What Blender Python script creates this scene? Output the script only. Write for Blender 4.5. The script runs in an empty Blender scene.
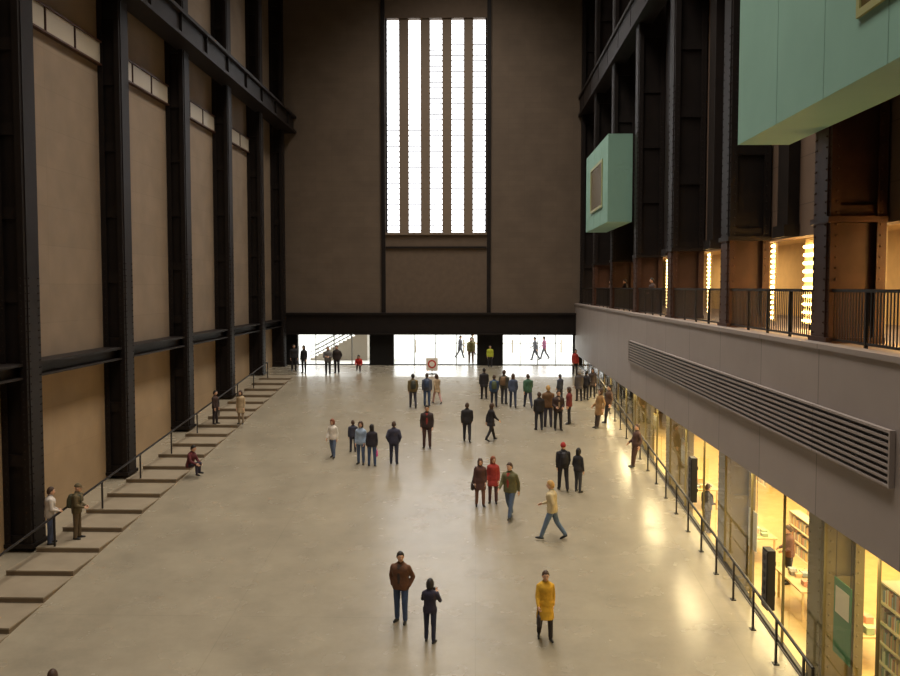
import bpy, math, random
import numpy as np
from mathutils import Vector, Matrix, Euler
random.seed(7)
sc = bpy.context.scene
sc.view_settings.view_transform = 'Standard'
sc.view_settings.look = 'None'
CZ = 9.9; SL = 0.0833; YR = 54.0; ZT = SL*YR; YE = 62.0
def floor_z(y): return SL*min(y, YR)

# ------------------------------------------------------------ materials
def s2l(c): return tuple(((v/255)/12.92 if v/255 <= .04045 else ((v/255+.055)/1.055)**2.4) for v in c)
_m = {}
def mat(name, rgb, rough=.6, metal=0, noise=.0, nscale=3., bump=0., bscale=20., emit=0, spec=.5):
    if name in _m: return _m[name]
    m = bpy.data.materials.new(name); m.use_nodes = True; _m[name] = m
    nt = m.node_tree; b = nt.nodes['Principled BSDF']
    col = (*s2l(rgb), 1)
    b.inputs['Base Color'].default_value = col
    b.inputs['Roughness'].default_value = rough
    b.inputs['Metallic'].default_value = metal
    b.inputs['Specular IOR Level'].default_value = spec
    tc = nt.nodes.new('ShaderNodeTexCoord')
    if noise > 0:
        n = nt.nodes.new('ShaderNodeTexNoise'); n.inputs['Scale'].default_value = nscale; n.inputs['Detail'].default_value = 5
        nt.links.new(tc.outputs['Object'], n.inputs['Vector'])
        r = nt.nodes.new('ShaderNodeValToRGB')
        r.color_ramp.elements[0].position = .3; r.color_ramp.elements[1].position = .7
        r.color_ramp.elements[0].color = tuple(c*(1-noise) for c in col[:3])+(1,)
        r.color_ramp.elements[1].color = tuple(min(1, c*(1+noise)) for c in col[:3])+(1,)
        nt.links.new(n.outputs['Fac'], r.inputs['Fac']); nt.links.new(r.outputs['Color'], b.inputs['Base Color'])
    if bump > 0:
        n2 = nt.nodes.new('ShaderNodeTexNoise'); n2.inputs['Scale'].default_value = bscale; n2.inputs['Detail'].default_value = 4
        nt.links.new(tc.outputs['Object'], n2.inputs['Vector'])
        bp = nt.nodes.new('ShaderNodeBump'); bp.inputs['Strength'].default_value = bump; bp.inputs['Distance'].default_value = .02
        nt.links.new(n2.outputs['Fac'], bp.inputs['Height']); nt.links.new(bp.outputs['Normal'], b.inputs['Normal'])
    if emit > 0:
        b.inputs['Emission Color'].default_value = col; b.inputs['Emission Strength'].default_value = emit
    return m
def panel_mat(name, rgb, axes, bw, bh, mortar=.012, dark=.6, rough=.8, noise=.15):
    """rendered wall with panel joints; axes = which object axes form the wall plane"""
    m = bpy.data.materials.new(name); m.use_nodes = True; _m[name] = m
    nt = m.node_tree; b = nt.nodes['Principled BSDF']; b.inputs['Roughness'].default_value = rough
    tc = nt.nodes.new('ShaderNodeTexCoord'); sp = nt.nodes.new('ShaderNodeSeparateXYZ'); cb = nt.nodes.new('ShaderNodeCombineXYZ')
    nt.links.new(tc.outputs['Object'], sp.inputs[0])
    nt.links.new(sp.outputs[axes[0]], cb.inputs[0]); nt.links.new(sp.outputs[axes[1]], cb.inputs[1])
    br = nt.nodes.new('ShaderNodeTexBrick'); br.inputs['Scale'].default_value = 1
    br.inputs['Brick Width'].default_value = bw; br.inputs['Row Height'].default_value = bh
    br.inputs['Mortar Size'].default_value = mortar; br.offset = 0
    c = s2l(rgb)
    br.inputs['Color1'].default_value = (*c, 1); br.inputs['Color2'].default_value = (*[v*.93 for v in c], 1)
    br.inputs['Mortar'].default_value = (*[v*dark for v in c], 1)
    nt.links.new(cb.outputs[0], br.inputs['Vector'])
    n = nt.nodes.new('ShaderNodeTexNoise'); n.inputs['Scale'].default_value = .8; n.inputs['Detail'].default_value = 8
    nt.links.new(tc.outputs['Object'], n.inputs['Vector'])
    mr = nt.nodes.new('ShaderNodeMapRange'); mr.inputs['To Min'].default_value = 1-noise; mr.inputs['To Max'].default_value = 1+noise
    mr.inputs['From Min'].default_value = .3; mr.inputs['From Max'].default_value = .7
    nt.links.new(n.outputs['Fac'], mr.inputs['Value'])
    mx = nt.nodes.new('ShaderNodeVectorMath'); mx.operation = 'SCALE'
    nt.links.new(br.outputs['Color'], mx.inputs[0]); nt.links.new(mr.outputs[0], mx.inputs['Scale'])
    nt.links.new(mx.outputs[0], b.inputs['Base Color'])
    return m
def glass_mat():
    m = bpy.data.materials.new('clear_glass'); m.use_nodes = True
    nt = m.node_tree; nt.nodes.clear()
    o = nt.nodes.new('ShaderNodeOutputMaterial'); t = nt.nodes.new('ShaderNodeBsdfTransparent'); g = nt.nodes.new('ShaderNodeBsdfGlossy')
    g.inputs['Roughness'].default_value = .03; t.inputs['Color'].default_value = (.92, .93, .87, 1)
    lw = nt.nodes.new('ShaderNodeLayerWeight'); pw = nt.nodes.new('ShaderNodeMath'); pw.operation = 'POWER'; pw.inputs[1].default_value = 4
    ma = nt.nodes.new('ShaderNodeMath'); ma.operation = 'MULTIPLY_ADD'; ma.inputs[1].default_value = .7; ma.inputs[2].default_value = .05
    nt.links.new(lw.outputs['Facing'], pw.inputs[0]); nt.links.new(pw.outputs[0], ma.inputs[0])
    mx = nt.nodes.new('ShaderNodeMixShader')
    nt.links.new(ma.outputs[0], mx.inputs[0]); nt.links.new(t.outputs[0], mx.inputs[1]); nt.links.new(g.outputs[0], mx.inputs[2])
    nt.links.new(mx.outputs[0], o.inputs[0]); return m
GLASS = glass_mat()
def floor_mat():
    m = bpy.data.materials.new('polished_concrete'); m.use_nodes = True
    nt = m.node_tree; b = nt.nodes['Principled BSDF']
    tc = nt.nodes.new('ShaderNodeTexCoord')
    n = nt.nodes.new('ShaderNodeTexNoise'); n.inputs['Scale'].default_value = .5; n.inputs['Detail'].default_value = 12; n.inputs['Roughness'].default_value = .75
    nt.links.new(tc.outputs['Object'], n.inputs['Vector'])
    r = nt.nodes.new('ShaderNodeValToRGB'); e = r.color_ramp.elements
    e[0].position = .3; e[0].color = (*s2l((140, 131, 114)), 1); e[1].position = .7; e[1].color = (*s2l((165, 155, 135)), 1)
    nt.links.new(n.outputs['Fac'], r.inputs['Fac'])
    br = nt.nodes.new('ShaderNodeTexBrick'); br.inputs['Scale'].default_value = 1; br.offset = 0
    br.inputs['Brick Width'].default_value = 6.; br.inputs['Row Height'].default_value = 7.2; br.inputs['Mortar Size'].default_value = .012
    br.inputs['Color1'].default_value = (1, 1, 1, 1); br.inputs['Color2'].default_value = (.97, .97, .97, 1); br.inputs['Mortar'].default_value = (.86, .86, .86, 1)
    nt.links.new(tc.outputs['Object'], br.inputs['Vector'])
    mx = nt.nodes.new('ShaderNodeMixRGB'); mx.blend_type = 'MULTIPLY'; mx.inputs[0].default_value = 1
    nt.links.new(r.outputs[0], mx.inputs[1]); nt.links.new(br.outputs['Color'], mx.inputs[2]); nt.links.new(mx.outputs[0], b.inputs['Base Color'])
    n3 = nt.nodes.new('ShaderNodeTexNoise'); n3.inputs['Scale'].default_value = 1.3; n3.inputs['Detail'].default_value = 6
    nt.links.new(tc.outputs['Object'], n3.inputs['Vector'])
    mr = nt.nodes.new('ShaderNodeMapRange'); mr.inputs['To Min'].default_value = .2; mr.inputs['To Max'].default_value = .32
    nt.links.new(n3.outputs['Fac'], mr.inputs['Value']); nt.links.new(mr.outputs[0], b.inputs['Roughness'])
    b.inputs['Specular IOR Level'].default_value = .8
    return m
M_FLOOR = floor_mat()
M_STEEL = mat('black_painted_steel', (25, 18, 16), .55, noise=.25, nscale=2, spec=.3)
M_STEELR = mat('brown_painted_steel', (66, 42, 31), .5, noise=.25, nscale=2, spec=.3)
M_STEELK = mat('khaki_painted_steel', (116, 106, 74), .5, noise=.1, nscale=2, spec=.3)
M_WALLU = panel_mat('wall_render_upper', (129, 112, 94), (1, 2), 7.2, 1.25, dark=.85, noise=.1)
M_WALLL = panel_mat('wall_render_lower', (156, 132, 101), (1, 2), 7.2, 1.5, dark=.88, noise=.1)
M_WALLE = panel_mat('end_wall_brick', (105, 90, 76), (0, 2), 1.1, .35, mortar=.008, dark=.85, noise=.1)
M_WALLE2 = mat('end_wall_panel', (103, 87, 73), .8, noise=.08)
M_WALLR = panel_mat('wall_concrete_gallery', (110, 89, 74), (1, 2), 7.2, 1.2)
M_PAR = panel_mat('parapet_concrete', (146, 135, 130), (1, 2), 3.6, 50, mortar=.02, dark=.5, rough=.6, noise=.05)
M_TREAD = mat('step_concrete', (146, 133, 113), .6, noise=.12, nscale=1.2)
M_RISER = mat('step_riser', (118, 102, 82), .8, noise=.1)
M_TEAL = mat('teal_painted_box', (130, 168, 154), .7, noise=.05, nscale=.6, spec=.2)
M_DARK = mat('dark_void', (14, 11, 10), .9)
M_RAIL = mat('dark_metal_rail', (30, 26, 26), .4, metal=.3)
M_LOUV = mat('dark_louvre', (26, 24, 25), .6)
M_LITE = mat('frosted_panel', (160, 150, 134), .5)
M_WHITE = mat('white_painted_metal', (225, 225, 222), .5)
M_FRAME = mat('window_frame', (128, 112, 96), .6)
M_WARM = mat('warm_plaster', (228, 204, 150), .8, noise=.05)
M_SFLOOR = mat('shop_timber_floor', (206, 178, 124), .4, noise=.1)

# ------------------------------------------------------------ mesh builder
class MB:
    def __init__(s): s.v = []; s.f = []; s.m = []; s.mats = []
    def mi(s, m):
        if m not in s.mats: s.mats.append(m)
        return s.mats.index(m)
    def add(s, vs, fs, m):
        o = len(s.v); i = s.mi(m); s.v += [tuple(v) for v in vs]
        s.f += [tuple(o+k for k in f) for f in fs]; s.m += [i]*len(fs)
    def box(s, x0, x1, y0, y1, z0, z1, m):
        vs = [(x, y, z) for z in (z0, z1) for y in (y0, y1) for x in (x0, x1)]
        s.add(vs, [(0, 2, 3, 1), (4, 5, 7, 6), (0, 1, 5, 4), (2, 6, 7, 3), (0, 4, 6, 2), (1, 3, 7, 5)], m)
    def prism(s, pts_yz, x0, x1, m):
        n = len(pts_yz); vs = [(x0, *p) for p in pts_yz]+[(x1, *p) for p in pts_yz]
        fs = [tuple(range(n)), tuple(range(2*n-1, n-1, -1))]+[(i, i+n, (i+1) % n+n, (i+1) % n) for i in range(n)]
        s.add(vs, fs, m)
    def cyl(s, p0, p1, r, m, n=8, r1=None):
        p0 = Vector(p0); p1 = Vector(p1); r1 = r if r1 is None else r1
        d = (p1-p0).normalized(); a = d.orthogonal().normalized(); b = d.cross(a)
        vs = []
        for p, rr in ((p0, r), (p1, r1)):
            vs += [p+(a*math.cos(t*2*math.pi/n)+b*math.sin(t*2*math.pi/n))*rr for t in range(n)]
        s.add(vs, [(i, (i+1) % n, (i+1) % n+n, i+n) for i in range(n)]+[tuple(range(n-1, -1, -1)), tuple(range(n, 2*n))], m)
    def sph(s, c, r, m, n=8, k=6):
        vs, fs = sphere(n, k); rr = r if hasattr(r, '__len__') else (r, r, r)
        s.add([(c[0]+v[0]*rr[0], c[1]+v[1]*rr[1], c[2]+v[2]*rr[2]) for v in vs], fs, m)
    def obj(s, name, loc=(0, 0, 0), smooth=False):
        me = bpy.data.meshes.new(name); me.from_pydata(s.v, [], s.f)
        for m in s.mats: me.materials.append(m)
        me.polygons.foreach_set('material_index', s.m)
        if smooth: me.polygons.foreach_set('use_smooth', [True]*len(s.f))
        me.update(); o = bpy.data.objects.new(name, me); o.location = loc; sc.collection.objects.link(o)
        return o
def sphere(n=16, k=12):
    vs = [(0, 0, 1)]
    for j in range(1, k):
        t = math.pi*j/k
        vs += [(math.sin(t)*math.cos(2*math.pi*i/n), math.sin(t)*math.sin(2*math.pi*i/n), math.cos(t)) for i in range(n)]
    vs.append((0, 0, -1)); L = len(vs)-1; fs = []
    for i in range(n): fs.append((0, 1+i, 1+(i+1) % n))
    for j in range(k-2):
        a = 1+j*n; b = a+n
        for i in range(n): fs.append((a+i, b+i, b+(i+1) % n, a+(i+1) % n))
    a = 1+(k-2)*n
    for i in range(n): fs.append((a+i, L, a+(i+1) % n))
    return vs, fs

# ------------------------------------------------------------ camera
cam = bpy.data.cameras.new('camera'); co = bpy.data.objects.new('camera', cam); sc.collection.objects.link(co)
cam.lens = 36; cam.sensor_width = 36; cam.clip_end = 1000
co.location = (0, 0, CZ); co.rotation_euler = (math.radians(90-3.24), 0, math.radians(1.65)); sc.camera = co
R = Euler(co.rotation_euler).to_matrix()

# ------------------------------------------------------------ shell
YB = -24; GX = 7.02
b = MB(); b.prism([(YB, -.5), (YB, 0), (0, 0), (YR, ZT), (YE+.6, ZT), (YE+.6, -.5)], -13.9, GX+.01, M_FLOOR); fl = b.obj('floor')
# stepped terrace along the left wall
b = MB(); y = 12.0
while y < YR-.1:
    zt = floor_z(y+1.7)+.02
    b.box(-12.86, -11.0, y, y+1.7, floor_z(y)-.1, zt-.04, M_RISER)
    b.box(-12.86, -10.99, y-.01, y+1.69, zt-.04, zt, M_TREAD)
    y += 1.7
b.obj('ramp_side_steps')
# left wall
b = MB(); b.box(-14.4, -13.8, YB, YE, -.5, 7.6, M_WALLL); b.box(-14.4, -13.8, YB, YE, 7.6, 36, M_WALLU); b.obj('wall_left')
# end wall with window and doors
wx0, wx1, wz0, wz1 = -6.2, .72, 13.6, 28.1
b = MB()
b.box(-14.4, wx0, YE, YE+.6, 6.7, 36, M_WALLE); b.box(wx1, 13, YE, YE+.6, 6.7, 36, M_WALLE)
b.box(wx0, wx1, YE, YE+.6, wz1, 36, M_WALLE2); b.box(wx0, wx1, YE+.05, YE+.6, 6.7, wz0, M_WALLE2)
b.box(-14.4, -12.4, YE, YE+.6, ZT-.5, 6.7, M_DARK)
b.box(-7.35, -5.7, YE-.1, YE+.6, ZT-.5, 6.7, M_DARK); b.box(.1, 1.85, YE-.1, YE+.6, ZT-.5, 6.7, M_DARK); b.box(6.7, 13, YE, YE+.6, -.5, 6.7, M_DARK)
b.obj('wall_end')
b = MB(); b.box(-13.8, 7.1, YE-.6, YE, 6.68, 8.1, M_STEEL); b.box(-13.8, 7.1, YE-.75, YE, 8.0, 8.14, M_STEEL); b.box(-13.8, 7.1, YE-.75, YE, 6.64, 6.75, M_STEEL)
b.obj('entrance_lintel_beam')
b = MB()
for x in (wx0-.28, wx1+.02):
    b.box(x, x+.26, YE-.2, YE, 8.1, 36, M_STEEL)
b.box(wx0-.02, wx1+.02, YE-.12, YE+.1, wz0-.12, wz0+.03, M_FRAME); b.box(wx0, wx1, YE-.08, YE+.1, 12.55, 12.68, M_STEEL)
b.obj('trim_window_surround')
# tall louvred window
b = MB(); wn = 5; mw = .64; sw = ((wx1-wx0)-mw*(wn-1)-.2)/wn
for i in range(wn):
    x0 = wx0+.1+i*(sw+mw)
    if i < wn-1: b.box(x0+sw, x0+sw+mw, YE+.1, YE+.5, wz0, wz1, M_FRAME)
    z = wz0+.15
    while z < wz1:
        low = z < wz0+(7.5 if i < 2 else 13)
        b.box(x0, x0+sw, YE+.3, YE+.36, z, z+(.065 if low else .025), M_LOUV); z += .36
b.box(wx0, wx0+.1, YE+.1, YE+.5, wz0, wz1, M_LOUV); b.box(wx1-.1, wx1, YE+.1, YE+.5, wz0, wz1, M_LOUV)
b.obj('window_1')
# entrance doors
k = 0
for x0, x1 in ((-12.4, -7.35), (-5.7, .1), (1.85, 6.7)):
    k += 1; b = MB(); n = 4; w = (x1-x0)/n
    for i in range(n+1): b.box(x0+i*w-.025, x0+i*w+.025, YE+.2, YE+.28, ZT, 6.68, M_RAIL)
    b.box(x0, x1, YE+.2, YE+.28, 6.6, 6.68, M_RAIL); b.box(x0, x1, YE+.2, YE+.28, ZT, ZT+.06, M_RAIL)
    b.add([(x0, YE+.24, ZT+.06), (x1, YE+.24, ZT+.06), (x1, YE+.24, 6.6), (x0, YE+.24, 6.6)], [(0, 1, 2, 3)], GLASS)
    for i in range(n): b.cyl((x0+i*w+.12, YE+.15, ZT+.8), (x0+i*w+.12, YE+.15, ZT+1.3), .018, M_LITE)
    b.obj('door_%d' % k)
# right side: shop, slab, parapet, gallery
b = MB(); b.box(7.1, 13, YB, YE, 5.33, 8.76, M_PAR); b.box(6.8, 7.1, YB, YE, 5.33, 8.76, M_PAR); b.box(6.76, 7.1, YB, YE, 8.68, 8.78, M_PAR); b.obj('wall_gallery_parapet')
b = MB(); gy0, gy1, gz0, gz1 = 14.7, 39.7, 6.66, 7.55
b.box(6.76, 6.8, gy0, gy1, gz0, gz1, M_LOUV)
n = 8
for i in range(n+1):
    z = gz0+(gz1-gz0)*i/n; b.box(6.70, 6.79, gy0, gy1, z-.022, z+.022, M_PAR)
b.box(6.70, 6.79, gy0-.05, gy0, gz0-.03, gz1+.03, M_PAR); b.box(6.70, 6.79, gy1, gy1+.05, gz0-.03, gz1+.03, M_PAR)
b.obj('ventilation_grille')
b = MB(); b.box(8.3, 8.7, YB, YE, 11.2, 36, M_WALLR); b.box(12.6, 13, YB, YE, 8.76, 12, M_WARM); b.box(8.7, 13, YB, YE, 11.6, 12, M_WARM); b.obj('wall_right')
# ceiling & back
b = MB(); b.box(-14.4, 13, YB, YE+.6, 36, 36.4, M_DARK)
for i in range(11):
    yy = -20+i*7.6
    b.box(-13.8, 8.3, yy-.2, yy+.2, 34.6, 36, M_STEEL)
b.obj('ceiling')
b = MB(); b.box(-14.4, 13, YB-.4, YB, -.5, 36, M_WALLE); b.obj('wall_back')
# shop interior
b = MB(); b.box(GX+.01, 13, YB, YE, -.5, 1.2, M_SFLOOR); b.obj('floor_shop')
b = MB(); b.box(13, 13.3, YB, YE, -.5, 12, M_WARM); b.obj('wall_shop_back')
# shop glazing
GY0, GY1 = 4, 61.9
b = MB(); b.add([(GX, GY0, .3), (GX, GY0, 5.33), (GX, GY1, 5.33), (GX, GY1, .3)], [(0, 1, 2, 3)], GLASS)
y = 6
while y <= 61: b.box(GX-.03, GX+.03, y-.012, y+.012, floor_z(y), 5.33, M_STEELK); y += 2.4
b.prism([(GY0, floor_z(GY0)), (GY0, floor_z(GY0)+.08), (YR, ZT+.08), (GY1, ZT+.08), (GY1, ZT), (YR, ZT)], GX-.04, GX+.04, M_RAIL)
b.box(GX-.04, GX+.04, GY0, GY1, 5.24, 5.33, M_RAIL)
b.obj('window_2')

# ------------------------------------------------------------ steel columns
def column(name, h, side, w=.9, dp=.8, m=M_STEEL, rz=8.):
    """built-up riveted column. side=+1: hall face towards +x (left wall). Origin at hall-face near-bottom corner"""
    b = MB(); s = -side
    def bx(a, c, y0, y1, z0, z1, mm=m): b.box(min(s*a, s*c), max(s*a, s*c), y0, y1, z0, z1, mm)
    bx(0, .07, 0, w, 0, h); bx(dp-.07, dp, 0, w, 0, h); bx(.07, dp-.07, .16, .22, 0, h); bx(.07, dp-.07, w-.22, w-.16, 0, h)
    bx(-.03, 0, .12, w-.12, 0, h)
    for yy in (.0, w-.02): bx(.07, .19, yy, yy+.02, 0, h); bx(dp-.19, dp-.07, yy, yy+.02, 0, h)
    z = 0
    while z < h-.6:
        bx(.05, dp-.05, .08, .16, z, z+.35); bx(.05, dp-.05, w-.16, w-.08, z, z+.35); z += 2.4
    bx(-.06, dp, -.05, w+.05, 0, .12)
    z = .2
    while z < min(h, rz):
        for yy in (.05, w-.05, .18, w-.18):
            b.sph((s*(-.03 if .1 < yy < w-.1 else 0), yy, z), (.025, .025, .025), m, 6, 4)
        for xx in (.12, dp-.12): b.sph((s*xx, 0, z), (.025, .022, .025), m, 6, 4)
        z += .22
    return b.obj(name)
far = [19.3, 26.5, 33.8, 41.0, 48.1, 55.2]
for d in [12.1]+far:
    zb = floor_z(d)+.05
    o = column('steel_column', 35.95-zb, 1); o.location = (-13.0, d-.9, zb)
o = column('steel_column', 35.95-ZT, 1, w=.8); o.location = (-13.0, YE-1.55, ZT)
for i, d in enumerate([12.1]+far):
    # painted brown up to gallery head height, black above
    o = column('steel_column', 35.95-11.2, -1, dp=1.12, m=M_STEELR if i < 2 else M_STEEL, rz=6); o.location = (7.12, d-.9, 11.2)
    o = column('steel_column', 11.2-8.76, -1, dp=1.12, m=M_STEELR); o.location = (7.12, d-.9, 8.76)
o = column('steel_column', 35.95-8.76, -1, w=.8, dp=1.12); o.location = (7.12, YE-.9, 8.76)
for d in [12.1]+far[:4]:
    o = column('steel_column', 5.33-1.2, -1, dp=.82, m=M_STEELK); o.location = (7.16, d-.9, 1.2)
for i, d in enumerate(far[1:]+[61.]):
    b = MB(); b.box(8.0, 8.29, d-3.0, d-2.2, 11.2, 35.9, M_STEEL); b.box(7.9, 8.29, d-3.05, d-2.15, 11.2, 11.5, M_STEEL); b.obj('secondary_stanchion')
# crane rails
for x0, x1, z0, gh in ((-13.3, -12.3, 20.4, 1.0), (6.9, 7.7, 21.4, 1.2)):
    b = MB(); b.box(x0, x1, YB, YE, z0+gh, z0+gh+.15, M_STEEL); b.box(x0, x1, YB, YE, z0, z0+.15, M_STEEL)
    xm = (x0+x1)/2; b.box(xm-.3, xm+.3, YB, YE, z0+.1, z0+gh, M_STEEL)
    y = YB+1
    while y < YE: b.box(x0+.08, x1-.08, y, y+.06, z0+.1, z0+gh, M_STEEL); y += 3.6
    b.box(xm-.05, xm+.05, YB, YE, z0+gh+.15, z0+gh+.3, M_RAIL); b.obj('crane_rail_girder')
b = MB(); b.box(-13.8, -13.1, YB, YE, 7.6, 7.68, M_STEEL); b.box(-13.8, -13.1, YB, YE, 7.22, 7.28, M_STEEL); b.box(-13.8, -13.35, YB, YE, 7.25, 7.65, M_STEEL); b.obj('wall_tie_beam')
# light panels above left wall bays
for i in range(len(far)):
    y0 = ([12.1]+far)[i]+.02; y1 = ([12.1]+far)[i+1]-.92
    b = MB(); w = (y1-y0)/3
    for j in range(3):
        b.prism([(y0+j*w+.06, 0), (y0+j*w+.06, .75), (y0+(j+1)*w-.06, .75), (y0+(j+1)*w-.06, 0)], -.12, 0, M_LITE)
        b.box(-.13, 0.03, y0+j*w, y0+j*w+.05, -.05, .8, M_STEELR)
    b.box(-.13, .05, y0, y1, -.06, 0, M_STEELR); b.box(-.13, .05, y0, y1, .75, .81, M_STEELR)
    b.obj('clerestory_light_panel', (-13.66, 0, 18.0))

# ------------------------------------------------------------ railings
def ramp_rail(name, x, y0, y1, step, h, lift=0., mid=True):
    b = MB(); y = y0; zz = lambda t: floor_z(t)+lift
    n = int((y1-y0)/step)
    for i in range(n+1):
        y = y0+i*step
        b.box(x-.02, x+.02, y-.035, y+.035, zz(y)-.02, zz(y)+h, M_RAIL); b.box(x-.06, x+.06, y-.08, y+.08, zz(y)-.02, zz(y)+.02, M_RAIL)
    ye = y0+n*step
    b.cyl((x, y0-.5, zz(y0-.5)+h), (x, ye, zz(ye)+h), .035, M_RAIL)
    if mid: b.cyl((x, y0, zz(y0)+h*.5), (x, ye, zz(ye)+h*.5), .014, M_RAIL); b.cyl((x, y0-.5, zz(y0-.5)+h), (x, y0-.5, zz(y0)+h*.5), .03, M_RAIL)
    b.obj(name)
ramp_rail('ramp_handrail', 6.6, 17.9, 52.6, 1.65, 1.0)
ramp_rail('step_handrail', -12.35, 22.3, 53.5, 3.4, .95, .1, False)
allc = [12.1]+far+[YE-.1]
for i in range(len(allc)-1):
    y0, y1 = allc[i], allc[i+1]-.9
    b = MB(); y = y0+.1
    while y < y1-.05: b.box(7.2, 7.215, y, y+.035, 8.84, 9.8, M_RAIL); y += .13
    b.box(7.18, 7.25, y0, y1, 9.8, 9.86, M_RAIL); b.box(7.19, 7.23, y0, y1, 8.82, 8.87, M_RAIL)
    for j in range(1, 4): yy = y0+(y1-y0)*j/4; b.box(7.18, 7.24, yy-.03, yy+.03, 8.76, 9.8, M_RAIL)
    b.obj('balcony_railing')

# ------------------------------------------------------------ teal boxes
def tealbox(name, y0, y1, x0, x1, z0, z1, win):
    b = MB(); b.box(x0, x1, y0, y1, z0, z1, M_TEAL)
    for yy in np.arange(y0+2.4, y1-.2, 2.4): b.box(x0-.006, x0, yy-.012, yy+.012, z0, z1, mat('teal_joint', (116, 152, 138), .7))
    wy0, wy1, wz0_, wz1_ = win
    fr = mat('ochre_frame', (150, 150, 96), .5)
    b.box(x0-.05, x0-.005, wy0-.12, wy1+.12, wz0_-.12, wz0_, fr); b.box(x0-.05, x0-.005, wy0-.12, wy1+.12, wz1_, wz1_+.12, fr)
    b.box(x0-.05, x0-.005, wy0-.12, wy0, wz0_, wz1_, fr); b.box(x0-.05, x0-.005, wy1, wy1+.12, wz0_, wz1_, fr)
    b.box(x0-.02, x0-.004, wy0, wy1, wz0_, wz1_, mat('lit_amber_glass', (84, 72, 42), .2, emit=.1))
    return b.obj(name)
tealbox('light_box_balcony', 41.2, 49.2, 5.95, 7.05, CZ+2.95, CZ+6.9, (43.0, 47.0, CZ+3.9, CZ+5.9))
tealbox('light_box_balcony', 8.5, 20.7, 5.9, 7.05, CZ+3.2, CZ+8.5, (12.8, 14.2, CZ+4.25, CZ+6))

# ------------------------------------------------------------ shop fittings
M_BULB = mat('warm_bulb', (255, 208, 130), emit=28)
M_TUBE = mat('shop_tube', (255, 226, 160), emit=14)
bookcols = [mat('book_%d' % i, c, .5) for i, c in enumerate([(206, 140, 110), (230, 220, 200), (150, 164, 170), (150, 170, 130), (230, 200, 130), (190, 150, 140), (130, 120, 100), (220, 180, 130)])]
M_WOOD = mat('pale_shelf_wood', (206, 178, 126), .6)
M_SHELF = mat('white_shelf', (226, 210, 170), .6)
def bookshelf(x, y0, y1, z0, h):
    b = MB(); b.box(x+.3, x+.34, y0, y1, z0, z0+h, M_SHELF); b.box(x, x+.34, y0-.03, y0, z0, z0+h, M_SHELF); b.box(x, x+.34, y1, y1+.03, z0, z0+h, M_SHELF)
    n = int(h/.38)
    for i in range(n+1):
        z = z0+i*h/n; b.box(x, x+.34, y0, y1, z-.015, z+.015, M_SHELF)
        if i == n: break
        y = y0+.02
        while y < y1-.08:
            t = random.uniform(.025, .07); hh = random.uniform(.2, .31)
            if random.random() < .92: b.box(x+.05, x+.28, y, y+t-.004, z+.015, z+.015+hh, random.choice(bookcols))
            y += t
    return b.obj('bookshelf')
bookshelf(7.7, 14.0, 17.1, 1.2, 3.1)
for y0 in (20.2, 27.4, 35.0): bookshelf(10.4, y0, y0+2.4, 1.2, 1.3)
for y0 in (21.4, 30.2, 39): bookshelf(12.6, y0, y0+4, 1.2, 2.0)
def table(x, y):
    b = MB(); b.box(x, x+1., y, y+2, 1.95, 2.0, M_WOOD)
    for a in (x+.05, x+.9):
        for c in (y+.05, y+1.9): b.box(a, a+.05, c, c+.05, 1.2, 1.95, M_WOOD)
    for _ in range(14):
        u, v = x+random.uniform(.08, .7), y+random.uniform(.08, 1.65); b.box(u, u+.18, v, v+.24, 2.0, 2.0+random.uniform(.03, .18), random.choice(bookcols))
    b.obj('book_display_table')
for p in ((8.5, 20.2), (8.45, 23.2), (8.5, 28.2), (8.5, 35.)): table(*p)
for i in range(14):
    b = MB(); y = 10+i*3.2; b.box(9., 9.12, y, y+1.6, 5.06, 5.12, M_TUBE); b.box(8.96, 9.16, y-.05, y+1.65, 5.12, 5.325, M_SHELF); b.obj('shop_light_fitting')
# posters in the shop window
for i, (y, z, w, h, c) in enumerate([(16.9, 2.7, .8, 1.5, (60, 130, 84)), (22.6, 3.2, .7, 1., (225, 220, 200)), (30.2, 3.9, .8, .8, (210, 205, 190)), (35, 4.3, .9, .6, (200, 180, 120))]):
    b = MB(); b.box(7.09, 7.11, y, y+w, z, z+h, mat('poster_%d' % i, c, .6)); b.box(7.085, 7.09, y+.08, y+w-.08, z+h*.55, z+h*.9, mat('poster_print', (235, 225, 200), .6))
    b.cyl((7.1, y+.05, z+h), (7.1, y+.05, 5.33), .008, M_RAIL, 5); b.cyl((7.1, y+w-.05, z+h), (7.1, y+w-.05, 5.33), .008, M_RAIL, 5)
    b.obj('hanging_poster')
# wall speakers
for d, z in ((28.3, 3.85), (20.9, 3.1)):
    b = MB(); b.box(6.76, 6.94, d-.2, d+.2, z-.7, z+.7, M_LOUV); b.box(6.745, 6.76, d-.17, d+.17, z-.65, z+.65, M_RAIL)
    for q in range(6): b.cyl((6.745, d, z-.5+q*.2), (6.735, d, z-.5+q*.2), .07, M_LOUV, 12)
    b.box(6.94, 7.0, d-.05, d+.05, z+.3, z+.4, M_RAIL); b.box(6.94, 7.0, d-.05, d+.05, z-.4, z-.3, M_RAIL)
    b.obj('column_loudspeaker')
# gallery bulb strings
for (x, y, nb) in ((8.75, 26.8, 2), (8.9, 24.3, 7), (8.75, 19.8, 3), (8.75, 34.1, 2), (8.75, 41.4, 2), (8.9, 17.4, 6)):
    hw = nb*.06; b = MB(); b.box(x, x+.06, y-hw, y+hw, 8.9, 11.2, M_SHELF)
    z = 9.0
    while z < 11.15:
        for q in range(nb): b.sph((x-.03, y-hw+.06+q*.12, z), .04, M_BULB, 8, 6)
        z += .15 if nb < 4 else .22
    b.cyl((x+.03, y, 8.76), (x+.03, y, 8.95), .02, M_RAIL); b.obj('bulb_light_strip')

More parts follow.
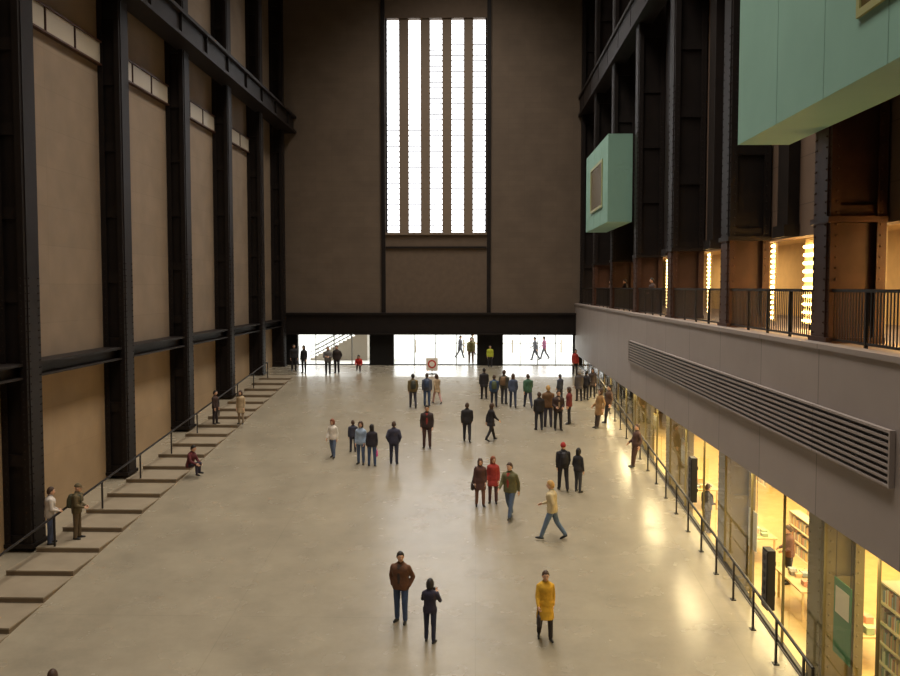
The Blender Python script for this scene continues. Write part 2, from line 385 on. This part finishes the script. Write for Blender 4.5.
# ------------------------------------------------------------ outside
M_PAVE = mat('outdoor_paving', (215, 215, 210), .8, noise=.05)
b = MB(); b.box(-60, 60, YE+.6, 190, ZT-.3, ZT, M_PAVE); b.obj('outdoor_ground')
b = MB(); n = 14; ys0, ys1 = YE+4, YE+6.2; M_STO = mat('outdoor_stair_steel', (120, 120, 116), .5)
for i in range(n): b.box(-12.2+i*.3, -11.9+i*.3, ys0, ys1, ZT, ZT+.16*(i+1), M_LITE)
b.box(-12.2+n*.3, -4.5, ys0, ys1, ZT+.16*n-.2, ZT+.16*n, M_LITE)
for yy in (ys0, ys1):
    for hh in (.95, .6, .3): b.cyl((-12.2, yy, ZT+hh), (-12.2+n*.3, yy, ZT+.16*n+hh), .03, M_STO)
    for i in range(0, n+1, 2): b.cyl((-12.2+i*.3, yy, ZT+.16*i), (-12.2+i*.3, yy, ZT+.16*i+.95), .025, M_STO)
b.obj('outdoor_staircase')
b = MB(); 
for x in (-5, -1, 3, 7): b.cyl((x, YE+12, ZT), (x, YE+12, ZT+1.), .07, M_LITE, 10); b.sph((x, YE+12, ZT+1.02), .08, M_LITE)
b.box(-5, 7, YE+11.97, YE+12.03, ZT+.75, ZT+.82, M_LITE); b.obj('outdoor_barrier')

# ------------------------------------------------------------ people
SHO = mat('black_shoes', (22, 20, 20), .5)
def capsule(p0, p1, r0, r1, n=10):
    p0 = Vector(p0); p1 = Vector(p1); d = (p1-p0)
    d = d.normalized() if d.length > 1e-6 else Vector((0, 0, 1)); a = d.orthogonal().normalized(); c = d.cross(a)
    rings = [(p0-d*r0*math.cos(t), r0*math.sin(t)) for t in (.4, .9, 1.57)]+[(p1+d*r1*math.cos(t), r1*math.sin(t)) for t in (1.57, .9, .4)]
    vs = [p0-d*r0]
    for p, r in rings: vs += [p+(a*math.cos(2*math.pi*i/n)+c*math.sin(2*math.pi*i/n))*r for i in range(n)]
    vs.append(p1+d*r1); k = len(rings); L = len(vs)-1
    fs = [(0, 1+(i+1) % n, 1+i) for i in range(n)]
    for j in range(k-1):
        for i in range(n): fs.append((1+j*n+i, 1+j*n+(i+1) % n, 1+(j+1)*n+(i+1) % n, 1+(j+1)*n+i))
    fs += [(1+(k-1)*n+i, 1+(k-1)*n+(i+1) % n, L) for i in range(n)]
    return vs, fs
def loft(secs, n=20):
    vs = []; secs = [tuple(q)+(0,)*(5-len(q)) for q in secs]
    for z, rx, ry, oy, ox in secs: vs += [(ox+rx*math.cos(2*math.pi*i/n), oy+ry*math.sin(2*math.pi*i/n), z) for i in range(n)]
    fs = [tuple(range(n-1, -1, -1)), tuple(range(len(vs)-n, len(vs)))]
    for j in range(len(secs)-1):
        for i in range(n): fs.append((j*n+i, j*n+(i+1) % n, (j+1)*n+(i+1) % n, (j+1)*n+i))
    return vs, fs
def remesh(vs, fs, vox, sm=2):
    me = bpy.data.meshes.new('tmp'); me.from_pydata([tuple(v) for v in vs], [], fs); o = bpy.data.objects.new('tmp', me); sc.collection.objects.link(o)
    m = o.modifiers.new('r', 'REMESH'); m.mode = 'VOXEL'; m.voxel_size = vox
    if sm: s = o.modifiers.new('s', 'SMOOTH'); s.iterations = sm; s.factor = .5
    dg = bpy.context.evaluated_depsgraph_get(); e = o.evaluated_get(dg); r = bpy.data.meshes.new_from_object(e)
    V = np.empty(len(r.vertices)*3); r.vertices.foreach_get('co', V); V = V.reshape(-1, 3)
    F = [tuple(p.vertices) for p in r.polygons]
    bpy.data.objects.remove(o); bpy.data.meshes.remove(me); bpy.data.meshes.remove(r)
    return V, F
def cat(parts):
    V = []; F = []
    for vs, fs in parts:
        o = len(V); V += [tuple(v) for v in vs]; F += [tuple(o+k for k in f) for f in fs]
    return V, F
# hand template: right hand, hangs along -Z, palm towards -x, thumb +y
def make_hand(curl):
    P = [capsule((0, 0, .02), (0, 0, -.03), .025, .027), capsule((0, .022, -.02), (0, .026, -.085), .018, .013), capsule((0, 0, -.02), (0, 0, -.09), .018, .014), capsule((0, -.022, -.02), (0, -.024, -.082), .018, .012)]
    for y, ln in ((.031, .068), (.011, .078), (-.010, .072), (-.030, .056)):
        p = Vector((0, y, -.085)); a = curl*.4
        for s in (.45, .32, .26):
            q = p+Vector((-math.sin(a), y*.12*s, -math.cos(a)))*ln*s*1.15; P.append(capsule(p, q, .0085, .0075, 8)); p = q; a += curl
    p = Vector((-.004, .026, -.02)); q = p+Vector((-.012, .034, -.03)); P.append(capsule(p, q, .014, .011, 8)); r = q+Vector((-.012, .008, -.03)); P.append(capsule(q, r, .0105, .009, 8))
    return remesh(*cat(P), .0045, 1)
HANDS = [make_hand(.3), make_hand(.95)]
# head template, front = +y, centre of skull at origin
def make_head():
    vs, fs = sphere(30, 24); V = []
    for x, y, z in vs:
        X, Y, Z = x*.076, y*.096, z*.118
        if z < 0: X *= 1-.28*(-z)**1.3; Y = Y*(1-.1*-z)+(.012*-z if y > 0 else .018*-z)
        if y > 0:
            g = lambda cx, cz, sx, sz: math.exp(-((X-cx)/sx)**2-((Z-cz)/sz)**2)
            Y += .024*g(0, -.022, .013, .016)+.014*g(0, .0, .009, .022)
            Y -= .012*g(.03, .006, .016, .012)+.012*g(-.03, .006, .016, .012)
            Y += .006*g(0, .03, .05, .01)+.007*g(0, -.056, .022, .008)-.004*g(0, -.072, .02, .006)+.009*g(0, -.095, .02, .015)
        V.append((X, Y, Z))
    return V, fs
HEAD = make_head()
def hair_mesh(kind):
    vs, fs = sphere(26, 20); V = []
    for x, y, z in vs:
        X, Y, Z = x*.076, y*.096, z*.118
        if kind == 'cap': line = .03
        elif kind == 'beanie': line = .015 if y > 0 else -.02
        else:
            line = .062 if y > .75 else (.062-(.75-y)*.10 if y > -.1 else -.023-(-.1-y)*.08)
            if kind in ('long', 'bob'): line = .06 if y > .7 else (-.0 if y > .35 else -.12)
        t = max(0., min(1., (Z-line)/.02+.5)); o = {'cap': .02, 'beanie': .022, 'long': .022, 'bob': .028}.get(kind, .016)
        k = 1+((o*t)-.012*(1-t))/.09
        w_ = 1+.03*math.sin(9*math.atan2(y, x))*t*(1-abs(z)) if kind not in ('cap', 'beanie') else 1
        V.append((X*k*w_, Y*k*w_-.004*t, Z*k))
    parts = [(V, fs)]
    if kind == 'cap':
        b = [(x*.07, .07+y*.085, .035+z*.008-.018*max(0, y)) for x, y, z in sphere(16, 8)[0]]; parts.append((b, sphere(16, 8)[1]))
    if kind == 'long':
        parts.append(([(x*.088, -.045+y*.055, -.09+z*.15) for x, y, z in vs], fs))
    if kind == 'bob':
        parts.append(([(x*.098, -.03+y*.07, -.05+z*.1) for x, y, z in vs], fs))
    return cat(parts)
HAIRS = {k: hair_mesh(k) for k in ('short', 'cap', 'beanie', 'long', 'bob')}
SKINC = {'l': (214, 168, 140), 'm': (190, 140, 110), 'd': (120, 80, 60)}
HAIRC = {'k': (28, 22, 20), 'b': (70, 48, 34), 'g': (150, 145, 140), 'y': (190, 150, 90), 'r': (130, 66, 36)}
POSES = {  # legL, legR (angle fwd, knee), arms (fwd, out, elbow, inward), lean
 'stand': ((.04, .03), (-.04, .03), (.02, .14, .25, .08), (.02, .14, .25, .08), 0),
 'relax': ((.16, .22), (-.05, .02), (-.05, .18, .5, .25), (.05, .12, .2, .05), 0),
 'pocket': ((.10, .12), (-.06, .03), (-.35, .33, .85, .45), (-.35, .33, .85, .45), .02),
 'walk': ((.36, .10), (-.24, .32), (-.35, .14, .25, .05), (.4, .14, .5, .1), .04),
 'bigwalk': ((.38, .06), (-.30, .3), (-.3, .14, .6, .3), (.35, .14, .9, .4), .06),
 'step': ((.22, .15), (-.15, .2), (-.15, .14, .3, .1), (.2, .14, .4, .1), .03),
 'cross': ((.06, .05), (-.05, .03), (.25, .18, 1.35, .75), (.25, .18, 1.45, .75), -.02),
 'camera': ((.1, .1), (-.06, .03), (.55, .3, 2.05, .7), (.55, .3, 2.05, .7), .0),
 'hold': ((.06, .05), (-.03, .03), (.1, .14, 1.1, .4), (.1, .14, 1.2, .4), .05),
 'sit': ((2.0, 2.05), (1.9, 1.85), (.6, .2, .7, .35), (.7, .2, .7, .35), .25),
 'floorsit': ((1.5, 1.9), (1.75, 2.2), (.5, .25, .8, .4), (.5, .25, .8, .4), .3),
 'leanrail': ((.25, .1), (.12, .05), (-.25, .4, .6, .0), (.1, .2, .9, .3), -.12),
}
def seg_d(P, a, b, r0, r1):
    a = np.array(a); b = np.array(b); d = b-a; L = max((d*d).sum(), 1e-9)
    t = np.clip(((P-a)@d)/L, 0, 1); return np.linalg.norm(P-(a+t[:, None]*d), axis=1)-(r0+(r1-r0)*t)
def loft_d(P, secs):
    z = [s[0] for s in secs]; ox = secs[0][4] if len(secs[0]) > 4 else 0
    rx = np.interp(P[:, 2], z, [s[1] for s in secs]); ry = np.interp(P[:, 2], z, [s[2] for s in secs]); oy = np.interp(P[:, 2], z, [s[3] for s in secs])
    q = (np.sqrt(((P[:, 0]-ox)/rx)**2+((P[:, 1]-oy)/ry)**2)-1)*np.minimum(rx, ry)
    out = np.maximum(z[0]-P[:, 2], P[:, 2]-z[-1]); return np.maximum(q, 0)+np.maximum(out, 0)*1.5+np.minimum(q, 0)*.5
def person(name, loc, h, face, pose='stand', top=(30, 30, 34), pants=(40, 46, 66), hair=('short', 'b'), skin='l', fem=False, hem=.84,
           bag=None, bagc=(40, 30, 30), headyaw=0, inner=None, hatc=None, vox=.02, collar=None):
    lL, lR, aL, aR, lean = POSES[pose]
    prim = []  # ('c',p0,p1,r0,r1,tag) / ('l',secs,tag)
    sw = .172 if fem else .198; hipw = .1
    G = 1.14 if fem else 1.22
    feet = []
    for s, (a, k) in ((-1, lL), (1, lR)):
        hp = Vector((s*hipw, 0, .92)); sp = s*.035
        kn = hp+.43*Vector((sp, math.sin(a), -math.cos(a))); an = kn+.42*Vector((sp*.5, math.sin(a-k), -math.cos(a-k)))
        th = .086*G; lg = G*1.08
        prim += [('c', hp, kn, th, .060*lg, 'pants'), ('c', kn, an+Vector((0, 0, .02)), .058*lg, .048*lg, 'pants')]
        p = max(0, min(.8, -(a-k)*.9)) if (a-k) < -.1 else (-.12 if a > .3 and a < 1 else 0)
        f = Vector((s*.18, math.cos(p), -math.sin(p))).normalized()
        prim += [('c', an+Vector((0, 0, -.0)), an-Vector((0, 0, .045)), .042, .038, 'shoe'), ('c', an-f*.045-Vector((0, 0, .048)), an+f*.1-Vector((0, 0, .05)), .038, .042, 'shoe'), ('c', an+f*.09-Vector((0, 0, .052)), an+f*.16-Vector((0, 0, .056)), .042, .032, 'shoe')]
        feet.append(min((an+f*.16).z-.056-.03, an.z-.048-.036))
    sG = lambda L, g: [(z, rx*g, ry*g, oy) for z, rx, ry, oy in L]
    prim.append(('l', sG([(.84, .13, .09, 0), (.9, .165, .115, 0), (.98, .165, .118, 0), (1.05, .14, .10, 0)], G*1.02), 'pants'))
    hz = hem
    W = .88 if fem else 1.0
    base = [(.86, .178, .130, 0), (.95, .182, .134, 0), (1.05, .174*W, .124, 0), (1.15, .172*W, .12, 0), (1.28, .188*W, .135, .005), (1.36, .195*W, .132, 0), (1.41, .188*W, .115, -.005), (1.45, .15, .095, -.01), (1.48, .095, .078, -.01), (1.5, .07, .068, -.008)]
    secs = [x for x in base if x[0] >= hz+.01]
    if hz < .8:
        t = (.9-hz); secs = [(hz, .185+.05*t, .145+.09*t, 0), (hz+.1, .185+.03*t, .142+.07*t, 0)]+[x for x in base if x[0] > hz+.15]
    else: secs = [(hz, .176, .13, 0)]+secs
    prim.append(('l', [(z, rx*(G if z < 1.38 else 1+(G-1)*.5), ry*(G if z < 1.42 else 1), oy) for z, rx, ry, oy in secs], 'top'))
    prim.append(('l', [(1.45, .088, .084, -.008), (1.515, .075, .074, -.004), (1.525, .07, .07, -.002)], 'collar'))
    prim.append(('c', (0, -.012, 1.44), (0, .0, 1.57), .056, .054, 'skin'))
    hands = []
    for s, (f, o, e, i) in ((-1, aL), (1, aR)):
        sh = Vector((s*sw, -.005, 1.375)); u = Vector((s*math.sin(o), math.sin(f)*math.cos(o), -math.cos(f)*math.cos(o))).normalized()
        el = sh+u*.275; F = f+e; w = Vector((s*(math.sin(o)*.5-i), math.sin(F), -math.cos(F))).normalized(); wr = el+w*.235
        prim += [('c', sh, el, .068*(.92 if fem else 1.05), .058, 'top'), ('c', el, wr, .058, .044, 'top')]
        hands.append((s, wr+w*.012, w, e))
    if inner: prim += [('l', [(1.0, .03, .03, .134), (1.25, .04, .03, .144), (1.38, .05, .03, .132), (1.45, .055, .03, .085)], 'inner')]
    if bag == 'backpack':
        prim += [('l', [(1.0, .13, .08, -.2), (1.05, .145, .1, -.215), (1.25, .14, .1, -.215), (1.4, .11, .07, -.19), (1.43, .06, .04, -.18)], 'bag')]
        for s in (-1, 1): prim += [('c', (s*.11, -.1, 1.45), (s*.12, .12, 1.42), .026, .026, 'bag'), ('c', (s*.12, .12, 1.42), (s*.13, .15, 1.2), .026, .022, 'bag')]
    if bag in ('hand', 'shoulder'):
        s, wr, w, e = hands[1]; c = wr+w*.1 if bag == 'hand' else Vector((.29, -.02, .98))
        z = c.z-.12
        x0, y0 = c.x, c.y
        prim += [('l', [(z-.26, .045, .13, y0, x0), (z-.24, .055, .15, y0, x0), (z-.1, .052, .145, y0, x0), (z, .035, .12, y0, x0)], 'bag')]
        if bag == 'hand':
            for yy in (-.06, .06): prim.append(('c', (x0, y0+yy, z), (x0, y0+yy*.2, c.z), .013, .013, 'bag'))
        else: prim += [('c', (x0, y0-.05, z), (.17, -.04, 1.46), .018, .018, 'bag'), ('c', (x0, y0+.05, z), (.17, .04, 1.46), .018, .018, 'bag')]
    V, Fc = remesh(*cat([capsule(*q[1:5]) if q[0] == 'c' else loft(q[1]) for q in prim]), vox, 2)
    C = np.array([V[list(f)].mean(axis=0) for f in Fc])
    D = np.array([seg_d(C, *q[1:5]) if q[0] == 'c' else loft_d(C, q[1]) for q in prim])
    tags = [q[-1] for q in prim]; pr = {'top': -.006, 'inner': -.004, 'bag': -.006, 'collar': -.004}
    D += np.array([pr.get(t, 0) for t in tags])[:, None]
    idx = D.argmin(axis=0)
    cm = lambda n, c: mat('%s_%d_%d_%d' % (n, *c), c, .85, noise=.14, nscale=9, bump=.8, bscale=11)
    sk = mat('skin_'+skin, SKINC[skin], .5); hm = mat('hair_'+hair[1], HAIRC[hair[1]], .6, bump=.4, bscale=60)
    if hair[0] in ('cap', 'beanie'): hm = cm('hat', hatc or (30, 30, 34))
    dk = tuple(int(v*.8) for v in top)
    T = {'top': cm('cloth', top), 'collar': cm('cloth', collar or dk), 'pants': cm('cloth', pants), 'skin': sk, 'shoe': SHO, 'inner': cm('cloth', inner or top), 'bag': mat('bag_%d_%d_%d' % bagc, bagc, .6)}
    b = MB(); V = V.tolist(); ml = [b.mi(T[t]) for t in tags]
    b.v = [tuple(v) for v in V]; b.f = list(Fc); b.m = [ml[i] for i in idx]
    # hands
    for s, wr, w, e in hands:
        if pose == 'pocket': continue
        hv, hf = HANDS[1 if pose in ('camera', 'hold', 'cross') or bag == 'hand' else 0]
        zc = -w; ref = Vector((0, 1, 0)) if abs(w.y) < .75 else Vector((-s*.3, 0, 1)); yc = (ref-zc*ref.dot(zc)).normalized(); xc = yc.cross(zc)
        A = np.array([xc, yc, zc]).T; hv = hv.copy(); hf2 = hf
        if s < 0: hv[:, 0] *= -1; hf2 = [f[::-1] for f in hf]
        b.add((hv@A.T+np.array(wr)).tolist(), hf2, sk)
    if pose == 'camera':
        wv = (hands[0][1]+hands[1][1])/2; b.box(-.06, .06, wv.y+.02, wv.y+.07, wv.z+.04, wv.z+.12, SHO)
    # head
    hs = 1.08 if h > 1.4 else 1.2
    RZ = Matrix.Rotation(headyaw, 3, 'Z'); hc = Vector((0, .018, 1.632))
    place = lambda L: [tuple(RZ@(Vector(v)*hs)+hc) for v in L]
    b.add(place(HEAD[0]), HEAD[1], sk)
    hv, hf = HAIRS[hair[0]]; b.add(place(hv), hf, hm)
    lip = mat('lips', (160, 84, 76), .5); ew = mat('eye_white', (225, 220, 215), .3); ei = mat('eye_dark', (30, 22, 18), .3)
    vs, fs = sphere(8, 6); br_ = mat('brow_'+hair[1], HAIRC[hair[1]], .7)
    for c, r, m_ in (((.03, .078, .006), (.014, .010, .008), ew), ((-.03, .078, .006), (.014, .010, .008), ew), ((.03, .086, .006), (.006, .005, .006), ei), ((-.03, .086, .006), (.006, .005, .006), ei),
                     ((0, .092, -.058), (.022, .009, .006), lip), ((.031, .09, .026), (.017, .006, .004), br_), ((-.031, .09, .026), (.017, .006, .004), br_),
                     ((.076, -.004, -.005), (.009, .02, .031), sk), ((-.076, -.004, -.005), (.009, .02, .031), sk)):
        b.add(place([(c[0]+v[0]*r[0], c[1]+v[1]*r[1], c[2]+v[2]*r[2]) for v in vs]), fs, m_)
    # bend upper body and ground the feet
    g = min(feet)
    if pose in ('sit', 'floorsit'): g = min(feet+[.80])
    sc_ = h/1.75; nv = []
    for x, y, z in b.v:
        if z > .95 and lean:
            t = min(1, (z-.95)/.12); a = lean*t; cy, cz = y, z-.95
            y, z = cy*math.cos(a)+cz*math.sin(a), .95+cz*math.cos(a)-cy*math.sin(a)
        nv.append((x*sc_, y*sc_, (z-g)*sc_))
    b.v = nv
    o = b.obj(name, loc, smooth=True); o.rotation_euler = (0, 0, face); return o
def ground(u, v, lift=0.):
    d = R@Vector(((u-450)/900, -(v-338)/900, -1))
    t = (CZ-lift)/(SL*d.y-d.z)
    if d.y*t > YR: t = (CZ-lift-ZT)/(-d.z)
    return d.x*t, d.y*t
def put(name, u, vf, vt, deg, lift=0., **k):
    x, y = ground(u, vf, lift); h = (vf-vt)*y/900*1.02
    h = max(1.3, min(1.9, h)) if 'hh' not in k else k.pop('hh')
    x = min(x, 6.22)
    return person(name, (x, y, floor_z(y)+lift-.005), h, math.radians(deg), vox=.016 if y < 34 else .022, **k)
BK = (36, 33, 37); JN = (62, 80, 114); NV = (34, 38, 54); GR = (104, 102, 102); BR = (94, 64, 42)
put('man_in_brown_jacket', 401, 622, 551, 165, pose='pocket', top=(96, 62, 42), pants=JN, hair=('short', 'k'), headyaw=.5, inner=(60, 50, 48))
put('woman_in_navy_jacket', 430, 642, 579, -15, pose='camera', top=(46, 42, 62), pants=(44, 48, 72), hair=('bob', 'k'), fem=True)
put('woman_in_yellow_coat', 545, 640, 571, 185, pose='step', top=(206, 158, 44), pants=(44, 36, 36), hair=('short', 'b'), fem=True, hem=.54, bag='hand', bagc=(40, 28, 30))
put('man_in_cream_sweater', 552, 540, 481, 75, pose='bigwalk', top=(200, 182, 142), pants=(92, 110, 134), hair=('short', 'y'))
put('man_in_olive_jacket', 510, 519, 463, 150, pose='walk', top=(98, 94, 62), pants=(84, 100, 126), hair=('short', 'b'), inner=(160, 60, 52))
put('woman_in_red_coat', 493, 503, 457, 175, pose='stand', top=(160, 54, 48), pants=(90, 60, 60), hair=('long', 'r'), fem=True, hem=.66, headyaw=.6)
put('woman_in_brown_coat', 480, 506, 459, 190, pose='relax', top=(84, 54, 48), pants=(120, 84, 70), hair=('long', 'b'), fem=True, hem=.62, bag='shoulder')
put('man_in_black_jacket_and_red_hat', 563, 491, 444, 5, pose='step', top=BK, pants=(38, 36, 44), hair=('beanie', 'k'), hatc=(160, 44, 40), bag='backpack', bagc=(28, 25, 30))
put('woman_in_black_coat', 578, 492, 449, -40, pose='relax', top=(40, 38, 42), pants=(60, 60, 66), hair=('long', 'k'), fem=True)
put('man_in_dark_jacket', 427, 448, 406, 180, pose='stand', top=(50, 38, 38), pants=(76, 54, 52), hair=('short', 'k'), inner=(150, 54, 50))
put('man_in_black_jacket', 467, 442, 404, 0, pose='step', top=BK, pants=(42, 42, 52), hair=('short', 'b'))
put('woman_in_black_jacket', 491, 441, 404, -60, pose='walk', top=BK, pants=BK, hair=('long', 'b'), fem=True, hem=.7)
put('man_in_navy_puffer_jacket', 394, 464, 422, 0, pose='pocket', top=(54, 54, 72), pants=(50, 54, 74), hair=('short', 'b'))
put('woman_with_pink_bag', 372, 466, 425, 10, pose='stand', top=(42, 38, 48), pants=JN, hair=('long', 'k'), fem=True, bag='hand', bagc=(220, 80, 150))
put('woman_in_light_blue_jacket', 361, 464, 422, 170, pose='relax', top=(156, 174, 198), pants=(78, 94, 124), hair=('bob', 'b'), fem=True)
put('child_in_dark_jacket', 353, 452, 421, 20, pose='stand', top=(56, 58, 74), pants=(50, 50, 62), hair=('short', 'b'))
put('woman_in_white_jacket', 333, 458, 420, 160, pose='step', top=(228, 220, 210), pants=(92, 106, 134), hair=('bob', 'r'), fem=True)
put('man_with_backpack', 413, 408, 375, 10, pose='step', top=(110, 96, 64), pants=(58, 58, 70), hair=('short', 'k'), bag='backpack', bagc=(50, 52, 44))
put('man_in_grey_jacket', 427, 406, 374, 0, pose='stand', top=(84, 88, 104), pants=JN, hair=('short', 'b'), bag='backpack', bagc=(44, 60, 90))
put('woman_in_tan_coat', 437, 404, 375, 30, pose='walk', top=(170, 148, 120), pants=(190, 150, 146), hair=('long', 'b'), fem=True, hem=.7)
put('man_in_black_coat', 484, 399, 369, 10, pose='stand', top=BK, pants=BK, hair=('short', 'k'), hem=.7)
put('man_in_blue_jacket', 494, 407, 376, 0, pose='step', top=(56, 76, 108), pants=(46, 48, 62), hair=('short', 'b'), bag='backpack', bagc=(74, 84, 56))
put('man_with_brown_backpack', 504, 404, 371, -20, pose='relax', top=(76, 74, 66), pants=(70, 70, 78), hair=('short', 'b'), bag='backpack', bagc=(120, 92, 64))
put('woman_in_dark_jacket', 513, 408, 375, 0, pose='step', top=(70, 80, 104), pants=(56, 64, 86), hair=('long', 'b'), fem=True)
put('man_in_green_jacket', 528, 408, 375, 10, pose='walk', top=(60, 96, 76), pants=(56, 62, 84), hair=('short', 'b'))
put('man_in_black_jacket', 539, 430, 393, 20, pose='relax', top=BK, pants=(42, 42, 52), hair=('short', 'b'))
put('child_in_brown_jacket', 548, 427, 386, 0, pose='stand', top=(108, 78, 50), pants=(62, 58, 70), hair=('short', 'y'))
put('man_in_dark_coat', 558, 430, 391, 190, pose='hold', top=(56, 40, 38), pants=BK, hair=('short', 'k'), inner=(150, 130, 110))
put('woman_in_maroon_jacket', 569, 424, 388, 90, pose='stand', top=(120, 48, 44), pants=BK, hair=('long', 'b'), fem=True)
put('man_in_grey_coat', 579, 401, 371, 20, pose='stand', top=(78, 72, 72), pants=BK, hair=('short', 'g'), hem=.7)
put('man_in_black_jacket', 586, 400, 372, -30, pose='pocket', top=BK, pants=BK, hair=('short', 'k'))
put('woman_in_dark_coat', 594, 398, 369, 160, pose='stand', top=(60, 48, 44), pants=BK, hair=('long', 'k'), fem=True, hem=.7)
put('woman_in_camel_coat', 599, 428, 390, 120, pose='leanrail', top=(140, 106, 66), pants=(60, 48, 42), hair=('bob', 'b'), fem=True, hem=.6)
put('man_in_dark_jacket', 560, 402, 375, 40, pose='relax', top=(58, 62, 76), pants=(70, 70, 80), hair=('short', 'k'))
put('man_in_brown_coat', 614, 423, 386, 100, pose='leanrail', top=(76, 54, 40), pants=BK, hair=('short', 'k'))
put('woman_leaning_on_rail', 641, 467, 425, 110, pose='leanrail', top=(74, 50, 42), pants=(84, 58, 44), hair=('short', 'b'), fem=True)
# far end by the doors
put('man_in_black_coat', 294, 371, 345, 200, pose='stand', top=BK, pants=BK, hair=('short', 'k'))
put('woman_in_black_coat', 304, 373, 346, 160, pose='stand', top=BK, pants=BK, hair=('long', 'k'), fem=True)
put('man_in_grey_sweater', 328, 375, 347, 180, pose='cross', top=GR, pants=(60, 58, 60), hair=('short', 'b'))
put('man_in_dark_suit', 337, 373, 346, 170, pose='pocket', top=(50, 40, 38), pants=BK, hair=('short', 'k'))
put('child_sitting_on_floor', 359, 372, 352, 180, pose='floorsit', hh=1.4, top=(190, 44, 40), pants=(60, 34, 38), hair=('short', 'k'))
put('man_in_olive_coat', 471, 364, 338, 180, pose='stand', top=(130, 116, 66), pants=BR, hair=('short', 'k'))
put('steward_in_yellow_vest', 490, 367, 346, 180, pose='stand', top=(180, 190, 60), pants=BK, hair=('short', 'k'))
put('woman_in_red_jacket', 575, 376, 350, 200, pose='stand', top=(150, 44, 38), pants=BK, hair=('long', 'k'), fem=True)
# outside
for nm, x, y, c, f in (('man_walking_outside', 4.35, YE+4, (90, 90, 96), 90), ('woman_walking_outside', 5.1, YE+5, (150, 90, 120), 80), ('man_walking_outside', -1.2, YE+6, (80, 80, 90), -90), ('woman_walking_outside', -.3, YE+9, (120, 110, 90), -80)):
    person(nm, (x, y, ZT), 1.72, math.radians(f), pose='walk', top=c, pants=(60, 60, 70), hair=('short', 'k'), vox=.024)
# left steps: z is the tread height
def tread(y): return floor_z(12+1.7*math.floor((y-12+.01)/1.7)+1.7)+.02
def onstep(name, u, vf, vt, deg, **k):
    x, y = ground(u, vf, .1); h = k.pop('hh', None) or max(1.5, min(1.88, (vf-vt)*y/900*1.02))
    if x < -11.7: x = max(x, -12.05) if x > -12.35 else min(x, -12.6)
    return person(name, (x, y, tread(y)-.003), h, math.radians(deg), vox=.018, **k)
onstep('man_in_dark_jacket', 212, 425, 392, -100, pose='stand', top=(58, 40, 34), pants=(42, 34, 36), hair=('short', 'k'))
onstep('woman_in_beige_coat', 241, 425, 392, 170, pose='stand', top=(176, 154, 122), pants=(150, 132, 110), hair=('bob', 'b'), fem=True, hem=.6)
onstep('woman_sitting_on_steps', 190, 474, 450, -110, hh=1.65, pose='sit', top=(90, 34, 40), pants=(48, 42, 58), hair=('short', 'k'), fem=True)
onstep('man_in_white_jacket', 54, 545, 488, -60, pose='hold', top=(200, 190, 180), pants=(70, 82, 112), hair=('short', 'b'))
onstep('man_with_olive_rucksack', 72, 538, 483, -80, pose='hold', top=(92, 80, 54), pants=(96, 80, 58), hair=('cap', 'k'), hatc=(100, 88, 64), bag='backpack', bagc=(66, 64, 42))
person('person_near_steps', (-7.6, 15.6, floor_z(15.6)), 1.7, math.radians(20), pose='stand', top=(40, 36, 40), pants=BK, hair=('short', 'b'))
# balcony visitors
for nm, x, y, c, f, p in (('visitor_at_balcony', 7.6, 46.0, BK, 90, 'hold'), ('visitor_at_balcony', 7.6, 39.0, (70, 54, 50), 100, 'hold'), ('visitor_at_balcony', 7.7, 51.6, BR, 90, 'stand')):
    person(nm, (x, y, 8.765), 1.5, math.radians(f), pose=p, top=c, pants=BK, hair=('short', 'k'))
# shoppers behind the glass
for x, y, c, f in ((8.6, 17.7, BK, 200), (9.2, 26.3, (110, 70, 54), 90), (8.2, 31.8, (70, 70, 84), -60)):
    person('shopper', (x, y, 1.2), 1.7, math.radians(f), pose='hold', top=c, pants=BK, hair=('short', 'b'))

# round sign on a stand
x, y = ground(432, 374); z = floor_z(y); b = MB()
b.cyl((x, y, z), (x, y, z+.25), .03, M_RAIL); b.box(x-.3, x+.3, y-.2, y+.2, z, z+.04, M_RAIL)
b.box(x-.36, x+.36, y-.03, y+.0, z+.2, z+1.0, mat('white_sign', (235, 228, 220), .5))
b.cyl((x, y-.03, z+.62), (x, y-.045, z+.62), .26, mat('red_sign', (190, 50, 40), .5), 24); b.cyl((x, y-.045, z+.62), (x, y-.055, z+.62), .17, mat('white_sign', (235, 228, 220)), 24)
b.obj('entrance_notice_sign')

# ------------------------------------------------------------ light
w = bpy.data.worlds.new('overcast_sky'); sc.world = w; w.use_nodes = True
bg = w.node_tree.nodes['Background']; bg.inputs[0].default_value = (.98, .98, 1., 1); bg.inputs[1].default_value = 4.2
def area(name, loc, rot, sx, sy, e, col, spread=180):
    l = bpy.data.lights.new(name, 'AREA'); l.shape = 'RECTANGLE'; l.size = sx; l.size_y = sy; l.energy = e; l.color = col; l.spread = math.radians(spread)
    o = bpy.data.objects.new(name, l); o.location = loc; o.rotation_euler = rot; sc.collection.objects.link(o)
for i in range(5): area('rooflight', (-1, 4+i*12, 34.4), (0, 0, 0), 6, 9, (1150, 1350, 1700, 1850, 1850)[i], (1, .91, .79), 115)
for i in range(6): area('shop_ceiling_light', (10, 12+i*7.5, 5.0), (0, 0, 0), 3, 5, 560, (1, .8, .42))
for i in range(6): area('gallery_ceiling_light', (10.2, 16+i*7.5, 11.5), (0, 0, 0), 1.5, 4, 140, (1, .66, .34))
for i in range(6): area('undercroft_downlight', (6.92, 16+i*6.2, 5.3), (0, 0, 0), .15, 3, 60, (1, .8, .42))
